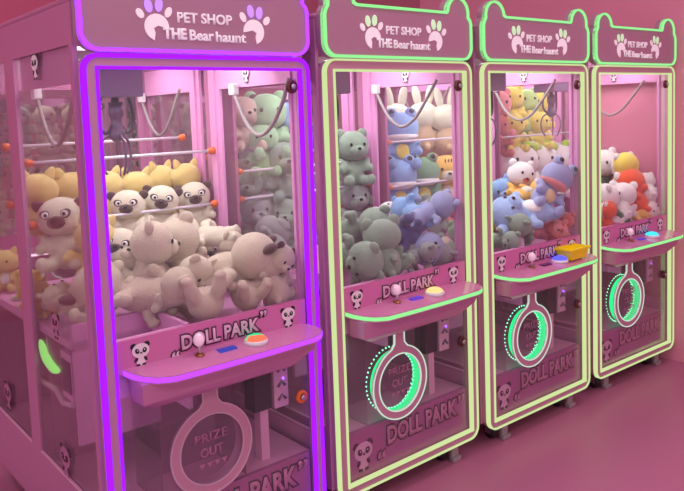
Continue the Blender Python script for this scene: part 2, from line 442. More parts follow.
    for q in range(4):
        A_, B_ = V[q], V[(q + 1) % 4]
        for k in range(n): bm.faces.new((A_[k], A_[(k + 1) % n], B_[(k + 1) % n], B_[k]))
    lt = part('ring_light', bm, loc['tube'])
    if lit:
        bm = bmesh.new()
        for k in range(44):
            a = 2 * PI * k / 44; x, z = rc[0] + .116 * math.cos(a), rc[1] + .116 * math.sin(a)
            ball(bm, (x, .028, z), .0036, seg=6)
            ball(bm, (rc[0] + .133 * math.cos(a), .050, rc[1] + .133 * math.sin(a)), .0032, seg=6)
        part('light_dots', bm, loc['dots'], lt)
    else:
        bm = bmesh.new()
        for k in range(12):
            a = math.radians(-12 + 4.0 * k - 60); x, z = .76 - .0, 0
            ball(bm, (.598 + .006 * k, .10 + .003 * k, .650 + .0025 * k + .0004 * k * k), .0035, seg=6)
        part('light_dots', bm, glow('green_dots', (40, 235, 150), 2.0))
        bm = bmesh.new(); tube(bm, smooth_pts([(-.01, .655, .775), (-.01, .60, .72), (-.01, .53, .70), (-.01, .465, .702)], 6), [.004, .008, .011, .013, .014, .015, .015, .015, .015, .015, .015, .015, .015, .015, .014, .012, .010, .006, .003]); part('green_reflection_arc', bm, glow('lime_reflection', (150, 240, 120), 1.4))  # glowing tube added to stand in for a green reflection behind the side pane
    # clear box round the ring, coin unit
    bm = bmesh.new(); box(bm, .150, .153, .03, .24, .322, .70); box(bm, .462, .465, .03, .24, .322, .70); box(bm, .153, .462, .237, .24, .322, .70); part('acrylic_box', bm, ACRYL)
    bm = bmesh.new(); box(bm, .53, .605, .06, .13, .51, .69, bev=.004); cu = part('coin_unit', bm, BLACK)
    bm = bmesh.new(); box(bm, .612, .675, .055, .10, .505, .70, bev=.003); cp = part('coin_plate', bm, mat('coin_plate_pink', (214, 160, 190), .35), cu)
    bm = bmesh.new()
    bm.free()
    for z in (.535, .585, .640):
        bm = bmesh.new(); tube(bm, [(.628, .052, z), (.645, .052, z + .018), (.66, .052, z)], .005); part('slot', bm, DSTEEL, cp)
    bm = bmesh.new(); ball(bm, (.652, .052, .612), .005, seg=8); part('indicator', bm, glow('indicator_violet', (150, 90, 255), 3), cp)
    bm = bmesh.new(); box(bm, .560, .595, .075, .115, .32, .51); part('unit_stand', bm, mat('stand_pink', (220, 160, 190), .4), cu)
    if not lit:
        bm = bmesh.new(); box(bm, -.022, .10, .30, .40, .64, .80); dk = part('prize_duct', bm, INNER)
        bm = bmesh.new(); box(bm, -.026, -.0225, .305, .385, .665, .775); part('duct_opening_shade', bm, mat('opening_shade', (84, 40, 70), .7), dk)  # dark plate on the solid duct, painting the shade of an opening
        bm = bmesh.new(); tube(bm, [(-.024, .68, .628), (-.024, .47, .640), (-.024, .40, .612), (-.024, .30, .632)], .009, 6); part('duct_lip', bm, mat('lip_pink', (226, 172, 206), .4), dk)
    # ---- locks
    for x, z, m in ((.704, 1.667, DARKRED), (.690, .548, ORNG if not lit else DARKRED)):
        bm = bmesh.new(); lathe(bm, [(.024, 0), (.024, -.008), (.016, -.014), (.013, -.010)], (x, -.001, z), 'y'); lk = part('door_lock', bm, m, t, True)
        bm = bmesh.new(); lathe(bm, [(.010, -.010), (.010, -.018), (.006, -.020)], (x, -.001, z), 'y'); part('lock_barrel', bm, STEEL, lk, True)
    # ---- rods with knobs
    for z in bars:
        for y in ((.625, .885) if full else (.625,)):
            zz = z + (.055 if y > .7 else 0)
            bm = bmesh.new(); tube(bm, [(-.025, y, zz), (.738, y, zz)], .006); rd = part('guard_rod', bm, RODM)
            for x in (-.022, .732):
                s = 1 if x < .3 else -1
                bm = bmesh.new(); lathe(bm, [(.016, -.006 * s), (.016, .006 * s), (.008, .022 * s)], (x, y, zz), 'x', 14); part('knob', bm, ORNG, rd, True)
    # ---- hoses with connectors on both side rails
    for x, y0, y1 in loc['hoses']:
        if 1:
            P = [(x, y0, 1.69), (x, y0 - .02, 1.65), (x, y0 - .09, 1.545), (x, y0 - .175, 1.495), (x, y0 - .26, 1.525), (x, y0 - .34, 1.61), (x, y1 - .01, 1.70)]
            bm = bmesh.new(); tube(bm, smooth_pts(P, 7), .0075, 8); hs = part('hose', bm, HOSE)
            bm = bmesh.new(); box(bm, x - .014, x + .014, y0 - .028, y0 + .010, 1.655, 1.70, bev=.004); part('connector', bm, CONN, hs)
    # ---- gantry and claw
    cx, cy = .145, clawy
    bm = bmesh.new(); box(bm, 0.0, W, cy - .045, cy - .025, 1.765, 1.79); box(bm, 0.0, W, cy + .025, cy + .045, 1.765, 1.79)
    ga = part('gantry_rail', bm, STEEL)
    bm = bmesh.new(); box(bm, cx - .068, cx + .068, cy - .07, cy + .07, 1.645, 1.765, bev=.004); cr = part('carriage', bm, LAV)
    bm = bmesh.new(); lathe(bm, [(.012, 1.645), (.012, 1.63), (.024, 1.63), (.024, 1.585), (.018, 1.58), (.018, 1.545), (.026, 1.54), (.026, 1.515), (.010, 1.50)], (cx, cy, 0), n=16)
    cl = part('claw', bm, DSTEEL, t, True)
    for k in range(3):
        a = 2 * PI * k / 3 + .5; ca, sa = math.cos(a), math.sin(a)
        P = [(cx + ca * r, cy + sa * r, z) for r, z in ((.02, 1.525), (.05, 1.505), (.062, 1.47), (.058, 1.43), (.038, 1.395))]
        bm = bmesh.new(); tube(bm, smooth_pts(P, 5), .0044, 8); part('prong', bm, DSTEEL, cl)
    for s in (-1, 1):
        P = [(cx + s * .045, cy, 1.65), (cx + s * .062, cy + .01, 1.60), (cx + s * .060, cy + .01, 1.555), (cx + s * .035, cy, 1.53), (cx + s * .012, cy, 1.56), (cx, cy, 1.60)]
        bm = bmesh.new(); tube(bm, smooth_pts(P, 5), .0062, 8); part('coiled_cable', bm, mat('cable_grey', (92, 76, 92), .45), cl)
    # ---- casters with levelling feet
    for x in (.105, .64):
        for y in ((.075, DEPTH - .09) if full else (.075,)):
            bm = bmesh.new(); lathe(bm, [(.010, -.014), (.034, -.012), (.036, 0), (.034, .012), (.010, .014)], (x - .02, y, .036), 'x', 20); w = part('caster_wheel', bm, RUBBER, t, True)
            bm = bmesh.new(); box(bm, x - .042, x - .036, y - .018, y + .018, .03, .12); box(bm, x - .004, x + .002, y - .018, y + .018, .03, .12); box(bm, x - .042, x + .002, y - .025, y + .025, .115, .126)
            part('caster_fork', bm, STEEL, w)
            f = -1 if y < .5 else 1
            yf = y + f * .042
            bm = bmesh.new(); box(bm, x + .0, x + .045, yf - .008, yf + .004, .02, .12); box(bm, x - .004, x + .050, yf - .022, yf + .004, .001, .022, bev=.003)
            part('levelling_foot', bm, mat('foot_silver', (172, 162, 168), .35, metal=.4), w)
    # ---- lamp inside, under the roof
    bm = bmesh.new(); box(bm, .10, .64, .40, .43, 1.872, 1.886); box(bm, .10, .64, .98, 1.01, 1.872, 1.886); part('lamp_tube', bm, loc['lamp'])
    for y, e in ((.33, 1.0), (.98, .8)):
        L = bpy.data.lights.new('interior_lamp', 'AREA'); L.shape = 'RECTANGLE'; L.size = .55; L.size_y = .35; L.energy = loc['watt'] * e; L.color = (.97, 1.0, .95)
        lo = bpy.data.objects.new('interior_lamp', L); col.objects.link(lo); lo.parent = t; lo.location = (.37, y, 1.86)
    return t

PURP = glow('violet_light', (146, 22, 255), 1.7)
PURP_H = glow('violet_light_header', (160, 60, 255), 2.0)
GRN = glow('green_light', (150, 242, 150), 1.1)
GRN2 = glow('lime_light', (216, 236, 166), 0.95)
RINGG = glow('ring_green', (20, 236, 132), 1.5)
DOTS = glow('ring_dots', (120, 255, 190), 3.0)
RINGW = glow('ring_edge_light', (216, 236, 220), .9)
TOEG = mat('toe_lit_green', (190, 230, 184), .5, emit=.5); TOEP = mat('toe_lit_violet', (186, 140, 245), .5, emit=.6)  # tint and emission paint the edge light's colour onto the white toes
LAMP = glow('lamp_white', (255, 225, 245), 2.0)
HZ = ((.726, .55, .15), (.726, 1.29, .89))
def L(toe, tube_, edge, watt=6.0, hoses=HZ, **kw): return dict(kw, hoses=hoses, toe=toe, tube=tube_, dots=DOTS, ringedge=edge, lamp=LAMP, watt=watt)
dull = mat('ring_tube_dull', (206, 150, 180), .3)
B1 = mat('button_red_green', (240, 120, 100), .3, emit=.9); B2 = glow('button_warm', (255, 222, 150), 1.1); B3 = glow('button_blue', (90, 90, 255), 1.6); B4 = glow('button_cyan', (70, 220, 255), 1.3)
# red centre, green rim on the first button
def two_tone():
    m = bpy.data.materials.new('button_red_green_lit'); m.use_nodes = True; nt = m.node_tree; nt.nodes.clear()
    o = nt.nodes.new('ShaderNodeOutputMaterial'); e = nt.nodes.new('ShaderNodeEmission'); r = nt.nodes.new('ShaderNodeValToRGB'); n = nt.nodes.new('ShaderNodeTexNoise'); tc = nt.nodes.new('ShaderNodeTexCoord')
    n.inputs['Scale'].default_value = 22; n.inputs['Detail'].default_value = 0
    r.color_ramp.elements[0].color = lin((40, 220, 150)); r.color_ramp.elements[0].position = .42
    r.color_ramp.elements[1].color = lin((255, 120, 90)); r.color_ramp.elements[1].position = .58
    nt.links.new(tc.outputs['Object'], n.inputs[0]); nt.links.new(n.outputs[0], r.inputs[0]); nt.links.new(r.outputs[0], e.inputs[0]); e.inputs[1].default_value = 1.2; nt.links.new(e.outputs[0], o.inputs[0])
    return m
B1 = two_tone()
D1 = mat('display_blue', (40, 60, 160), .3, emit=.6); D2 = mat('display_violet', (90, 60, 190), .3, emit=.5); D3 = mat('display_dark', (90, 40, 90), .3)
machine(XM[0], YM[0], TM[0], 'a', 'pink claw machine edged in violet light, full of cream and beige plush, nearest the camera', PURP_H, PURP, False, B1, D1, (1.43, 1.205), loc=L(TOEP, dull, mat('ring_edge', (200, 160, 185), .3), hoses=((.012, .575, .17), (.726, .43, .05), (.726, 1.29, .89)), ow=.013, rc=(.316, .478)))
machine(XM[1], YM[1], TM[1], 'b', 'pink claw machine with green edge light and warm yellow button, grey plush inside', GRN, GRN2, True, B2, D2, (1.33, 1.21), loc=L(TOEG, RINGG, RINGW))
machine(XM[2], YM[2], TM[2], 'c', 'pink claw machine with the yellow basket on its control shelf', GRN, GRN2, True, B3, D3, (1.41, 1.18), clawy=.12, loc=L(TOEG, RINGG, RINGW))
machine(XM[3], YM[3], TM[3], 'd', 'pink claw machine beside the pink side wall, with a cyan button', GRN, GRN2, True, B4, D2, (1.39,), clawy=.38, loc=L(TOEG, RINGG, RINGW))
for k, (x, lab) in enumerate(((.30, 'claw machine of the row behind, seen through the back glass below the white lamp'), (1.16, 'claw machine of the row behind with a green header light, seen past the golden cats'))):
    machine(x, 2.55, 0, 'r', lab, GRN if k else LAMP, PINK, True, B2, D3, (1.4,), full=False, loc=L(TOEG, RINGG, RINGW, 2.5))

# ------------------------------------------------------------------ plush toys
def fab(name, rgb): return mat('plush_' + name, rgb, .92, bump=.6, bscale=70, sheen=.35, spec=.15, vary=.06)
CREAM = fab('cream', (228, 220, 198)); DBRN = fab('dark_brown', (88, 62, 62)); BEIGE = fab('beige', (208, 194, 172)); BEIGE2 = fab('pinkish_beige', (200, 180, 162))
GOLD = fab('golden', (226, 202, 128)); GREYG = fab('grey_green', (142, 162, 146)); GREY = fab('grey', (148, 152, 152)); BLUE = fab('blue', (136, 176, 226)); PALEB = fab('pale_blue', (160, 190, 232))
GREEN = fab('green', (120, 166, 128)); TIG = fab('orange', (236, 186, 92)); WHT = fab('white', (240, 236, 234)); LAVP = fab('lavender', (158, 166, 208)); PINKP = fab('pink', (236, 150, 150))
REDP = fab('red', (206, 104, 104)); ORP = fab('bright_orange', (238, 92, 44)); YEL = fab('yellow', (240, 224, 96)); LIME = fab('lime', (186, 226, 70)); MINT = fab('mint', (160, 206, 160)); DGREEN = fab('dark_green', (70, 110, 84))
BUNNY = fab('bunny_cream', (232, 232, 206)); NAVY = fab('navy', (84, 84, 130)); TAN = fab('tan', (214, 184, 146)); EYE = mat('eye_black', (20, 16, 20), .2); EYEW = mat('eye_white', (240, 236, 232), .35)
K = dict(
 dbear=dict(c=BEIGE, ear='round', ec=DBRN, muz=(BEIGE, .12, .10, .09, -.06), eye='dot'),
 pug=dict(c=CREAM, ear='flop', ec=DBRN, muz=(DBRN, .115, .09, .085, -.055), eye='angry'),
 bear=dict(c=BEIGE, ear='flop', ec=DBRN, muz=(DBRN, .09, .07, .06, -.07), eye='dot'),
 bare=dict(c=BEIGE, ear='round', ec=BEIGE, muz=(BEIGE, .13, .10, .10, -.05), eye='dot'),
 rose=dict(c=BEIGE2, ear='round', ec=DBRN, muz=(BEIGE2, .13, .10, .10, -.05), eye='dot'),
 cat=dict(c=GOLD, ear='cat', ec=GOLD, eye='dot', belly=WHT),
 grey=dict(c=GREYG, ear='round', ec=GREYG, muz=(GREYG, .14, .11, .10, -.07), eye='dot'),
 dgrey=dict(c=GREY, ear='round', ec=GREY, muz=(GREY, .14, .11, .10, -.07), eye='dot'),
 frog=dict(c=BLUE, ear='frog', ec=BLUE, muz=(WHT, .27, .24, .10, -.13), belly=YEL),
 gfrog=dict(c=GREEN, ear='frog', ec=GREEN, muz=(WHT, .27, .24, .10, -.13), belly=YEL),
 shark=dict(c=LAVP, ear='frog', ec=LAVP, muz=(PINKP, .25, .23, .11, -.12), belly=TAN),
 tiger=dict(c=TIG, ear='round', ec=TIG, muz=(CREAM, .13, .09, .09, -.07), eye='dot', belly=CREAM, nose=True, stripes=True),
 bunny=dict(c=BUNNY, bc=TAN, ear='long', ec=BUNNY, eye='dot'),
 hippo=dict(c=LAVP, ear='round', ec=LAVP, muz=(LAVP, .17, .15, .12, -.06), eye='dot'),
 navy=dict(c=LAVP, bc=NAVY, ear='flop', ec=CREAM, eye='dot'),
 bhippo=dict(c=PALEB, ear='long2', ec=PALEB, muz=(PALEB, .15, .12, .10, -.06), eye='dot', belly=WHT),
 white=dict(c=WHT, ear='round', ec=WHT, eye='dot', bow=LIME),
 whitered=dict(c=WHT, bc=TIG, ear='round', ec=WHT, muz=(REDP, .09, .05, .06, -.10), eye='dot'),
 orangehood=dict(c=WHT, bc=ORP, ear='round', ec=WHT, eye='dot', hood=ORP),
 greenhood=dict(c=WHT, bc=DGREEN, ear='round', ec=WHT, eye='dot', hood=None),
 yellowhood=dict(c=WHT, bc=YEL, ear='round', ec=WHT, eye='dot', hood=YEL),
 mint=dict(c=MINT, ear='round', ec=MINT, eye='dot'), yellow=dict(c=YEL, ear='round', ec=YEL, eye='dot'), lime=dict(c=fab('yellow_green', (190, 226, 140)), ear='round', ec=MINT, eye='dot'),
 tan=dict(c=TAN, ear='round', ec=TAN, eye='dot'), plain=dict(c=WHT, ear='round', ec=WHT, eye='dot'),
 pink=dict(c=PINKP, ear='round', ec=PINKP, eye='dot'), red=dict(c=REDP, ear='round', ec=REDP, eye='dot'), blue=dict(c=BLUE, ear='round', ec=BLUE, eye='dot', muz=(PALEB, .13, .09, .09, -.07)), yb=dict(c=YEL, ear='round', ec=WHT, bc=CREAM, eye='dot'),
)
HR = (.285, .245, .25)
def remeshed(bm, name, m, vox):
    me = bpy.data.meshes.new(name); bmesh.ops.recalc_face_normals(bm, faces=bm.faces[:]); bm.to_mesh(me); bm.free()
    o = bpy.data.objects.new('t', me); col.objects.link(o)
    r = o.modifiers.new('r', 'REMESH'); r.mode = 'VOXEL'; r.voxel_size = vox; r.use_smooth_shade = True
    s = o.modifiers.new('s', 'SMOOTH'); s.iterations = 6; s.factor = .6
    dg = bpy.context.evaluated_depsgraph_get(); me2 = bpy.data.meshes.new_from_object(o.evaluated_get(dg)); me2.name = name
    bpy.data.objects.remove(o); bpy.data.meshes.remove(me)
    me2.materials.clear(); me2.materials.append(m)
    for p in me2.polygons: p.use_smooth = True; p.material_index = 0
    return me2
PC = {}
def parts_of(kind, pose):
    """list of (part name, mesh, children) for a soft toy one unit tall, facing -Y"""
    if (kind, pose) in PC: return PC[(kind, pose)]
    k = K[kind]; out = []
    hz = {'sit': .66, 'lie': .76}[pose]; hc = Vector((0, -.04, hz)); bc = k.get('bc', k['c'])
    bm = bmesh.new()
    if pose == 'sit':
        ball(bm, (0, 0, .25), (.215, .20, .25)); ball(bm, (0, .01, .42), (.15, .14, .15))
        for s in (-1, 1):
            ball(bm, (s * .15, -.20, .095), (.088, .17, .09), (0, 0, s * 18)); ball(bm, (s * .19, -.34, .115), (.082, .06, .10))
            ball(bm, (s * .20, -.10, .36), (.075, .085, .16), (-30, s * 38, 0))
            ball(bm, (s * .25, -.17, .29), (.07, .07, .075))
        ball(bm, (0, .21, .12), (.06, .07, .06))
    else:
        ball(bm, (0, 0, .36), (.20, .165, .28)); ball(bm, (0, 0, .20), (.205, .17, .17))
        for s in (-1, 1):
            ball(bm, (s * .13, -.03, .06), (.09, .10, .14), (0, -s * 8, 0)); ball(bm, (s * .14, -.07, -.04), (.08, .10, .06))
            ball(bm, (s * .24, -.05, .47), (.07, .075, .14), (0, s * 62, 0)); ball(bm, (s * .33, -.07, .43), (.068, .068, .07))
        ball(bm, (0, .17, .14), (.055, .07, .055))
    out.append(('body', remeshed(bm, 'plush_body', bc, .022)))
    bm = bmesh.new(); ball(bm, hc, HR, seg=28)
    ball(bm, hc + Vector((0, -.02, -.07)), (.27, .22, .17), seg=20)
    out.append(('head', remeshed(bm, 'plush_head', k['c'], .022)))
    def add(nm, fn, m):
        bm = bmesh.new(); fn(bm); bmesh.ops.recalc_face_normals(bm, faces=bm.faces[:])
        me = bpy.data.meshes.new(nm); bm.to_mesh(me); bm.free(); me.materials.append(m if not isinstance(m, list) else m[0])
        if isinstance(m, list):
            for q in m[1:]: me.materials.append(q)
        out.append((nm, me))
    def hy(x, z): return -HR[1] * math.sqrt(max(.05, 1 - (x / HR[0]) ** 2 - (z / HR[2]) ** 2))
    E = k['ear']
    for s in (-1, 1):
        if E == 'round': add('ear', lambda b: ball(b, hc + Vector((s * .20, .02, .20)), (.088, .05, .09), (0, s * 25, 0)), k['ec'])
        if E == 'flop': add('ear', lambda b: ball(b, hc + Vector((s * .245, -.02, .15)), (.075, .055, .095), (0, s * 60, 0)), k['ec'])
        if E == 'cat': add('ear', lambda b: ball(b, hc + Vector((s * .17, .0, .22)), (.10, .06, .12), (0, s * 25, 0), taper=.45), k['ec'])
        if E == 'long': add('ear', lambda b: ball(b, hc + Vector((s * .12, .03, .36)), (.075, .05, .20), (0, s * 12, 0)), k['ec'])
        if E == 'long2': add('ear', lambda b: ball(b, hc + Vector((s * .24, .03, .18)), (.085, .05, .15), (0, s * 40, 0)), k['ec'])
        if E == 'frog':
            add('eye', lambda b: (ball(b, hc + Vector((s * .15, -.04, .23)), .092), ball(b, hc + Vector((s * .155, -.105, .255)), (.046, .035, .046), mi=1)), [k['ec'], EYE])
    if k.get('muz'):
        m, rx, ry, rz, z = k['muz']
        y = hy(0, z) + ry * .45 if rx < .2 else -.015
        add('muzzle', lambda b: ball(b, hc + Vector((0, y, z)), (rx, ry, rz), seg=22), m)
        if rx < .2:
            add('nose', lambda b: ball(b, hc + Vector((0, y - ry * .95, z + rz * .35)), (.034, .022, .026), seg=10), EYE)
    for s in (-1, 1):
        if k.get('eye') == 'dot': add('eye', lambda b: ball(b, hc + Vector((s * .115, hy(.115, .03) - .004, .03)), (.024, .014, .03), seg=10), EYE)
        if k.get('eye') == 'angry':
            add('eye', lambda b: (ball(b, hc + Vector((s * .115, hy(.115, .04) + .004, .04)), (.078, .022, .056), (0, -s * 22, 0), mi=0, seg=14),
                                  ball(b, hc + Vector((s * .115, hy(.115, .04) - .010, .038)), (.046, .016, .042), mi=1, seg=12),
                                  ball(b, hc + Vector((s * .108, hy(.115, .04) - .022, .038)), (.022, .010, .024), mi=2, seg=10)), [DBRN, EYEW, EYE])
    if k.get('belly'):
        if pose == 'sit': add('belly_patch', lambda b: ball(b, (0, -.165, .30), (.11, .06, .13), (-22, 0, 0), seg=16), k['belly'])
        else: add('belly_patch', lambda b: ball(b, (0, -.125, .36), (.13, .06, .15), seg=16), k['belly'])
    if k.get('bow'):
        add('bow', lambda b: (ball(b, hc + Vector((.08, -.10, .24)), (.075, .03, .055), (0, -20, 0)), ball(b, hc + Vector((.21, -.07, .20)), (.075, .03, .055), (0, 60, 0)), ball(b, hc + Vector((.145, -.11, .235)), .032)), k['bow'])
    if k.get('hood'):
        add('hood', lambda b: ball(b, hc + Vector((0, .045, .015)), (.300, .235, .268), seg=24), k['hood'])
    if k.get('stripes'):
        add('stripe', lambda b: [ball(b, hc + Vector((x, hy(x, .15) + .01, .16)), (.012, .02, .045), seg=8) for x in (-.05, 0, .05)], DBRN)
    PC[(kind, pose)] = out
    return out
PROTO = {}; PTS = {}
import numpy as np
def plush(kind, pose, px, py, mi, y, size, rot, label, cat='plush toy', group=None, anchor='h'):
    """place a soft toy so that its head (h) or middle (m) is at the point seen there, y metres behind machine mi's front"""
    key = (kind, pose)
    if key not in PROTO:
        r = empty('plush_toy', (0, 0, 0)); ch = []
        for nm, me in parts_of(kind, pose):
            ch.append(link(me, nm, r))
        PROTO[key] = (r, ch)
    else:
        r0, ch0 = PROTO[key]
        r = r0.copy(); col.objects.link(r)
        for c in ch0:
            d = c.copy(); col.objects.link(d); d.parent = r
    P = at(px, py, YM[mi] + y)
    if isinstance(rot[0], tuple):          # (direction of the toy's top, direction it faces)
        u = Vector(rot[0]).normalized(); f = Vector(rot[1]); f = (f - u * f.dot(u)).normalized(); R = Matrix((u.cross(f), -f, u)).transposed()
    else: R = Euler([math.radians(a) for a in rot], 'XYZ').to_matrix()
    a = Vector((0, -.04, .66 if pose == 'sit' else .76)) if anchor == 'h' else Vector((0, 0, .40))
    loc = P - R @ (a * size)
    if y < 1.3:
        # the toy has to fit between the panes and above the playing floor
        key2 = (kind, pose)
        if key2 not in PTS: PTS[key2] = np.array([v.co[:] for nm, me in parts_of(kind, pose) for v in list(me.vertices)[::5]])
        ca, sa = math.cos(TM[mi]), math.sin(TM[mi])
        A = np.array([[ca, sa, 0], [-sa, ca, 0], [0, 0, 1]]); V = (PTS[key2] - np.array(a)) @ (A @ np.array(R)).T
        vlo, vhi = V.min(0), V.max(0); org = Vector((XM[mi], YM[mi] + .023, 0)); best = None
        for sh in (1, .95, .9, .85, .8, .75, .7):
            for k_ in range(-34, 35):
                t = 1 + k_ * .01
                Q = CAM + (P - CAM) * t; q = A @ np.array(Q - org); sz = size * sh * t
                lo, hi = q + vlo * sz, q + vhi * sz
                e3 = (max(0, -.034 - lo[0]) - max(0, hi[0] - .757), max(0, .012 - lo[1]) - max(0, hi[1] - 1.30), max(0, .852 - lo[2]))
                c = sum(abs(v) for v in e3) * 9 + abs(t - 1) * .8 + (1 - sh) * .9
                if best is None or c < best[0]: best = (c, Q, sz, e3)
        c, Q, size, e3 = best
        d = Vector((e3[0] * ca - e3[1] * sa, e3[0] * sa + e3[1] * ca, e3[2]))
        loc = Q + d - R @ (a * size)
    r.location = loc; r.rotation_euler = R.to_euler('XYZ'); r.scale = (size,) * 3
    for k_ in ('label', 'category', 'group'):
        if k_ in r: del r[k_]
    tag(r, label, cat, group)
    return r
G1 = 'plush toys in the violet edged machine'; G2 = 'plush toys in the second machine'; G3 = 'plush toys in the third machine'; G4 = 'plush toys in the machine by the wall'; GB = 'plush toys in the row behind'
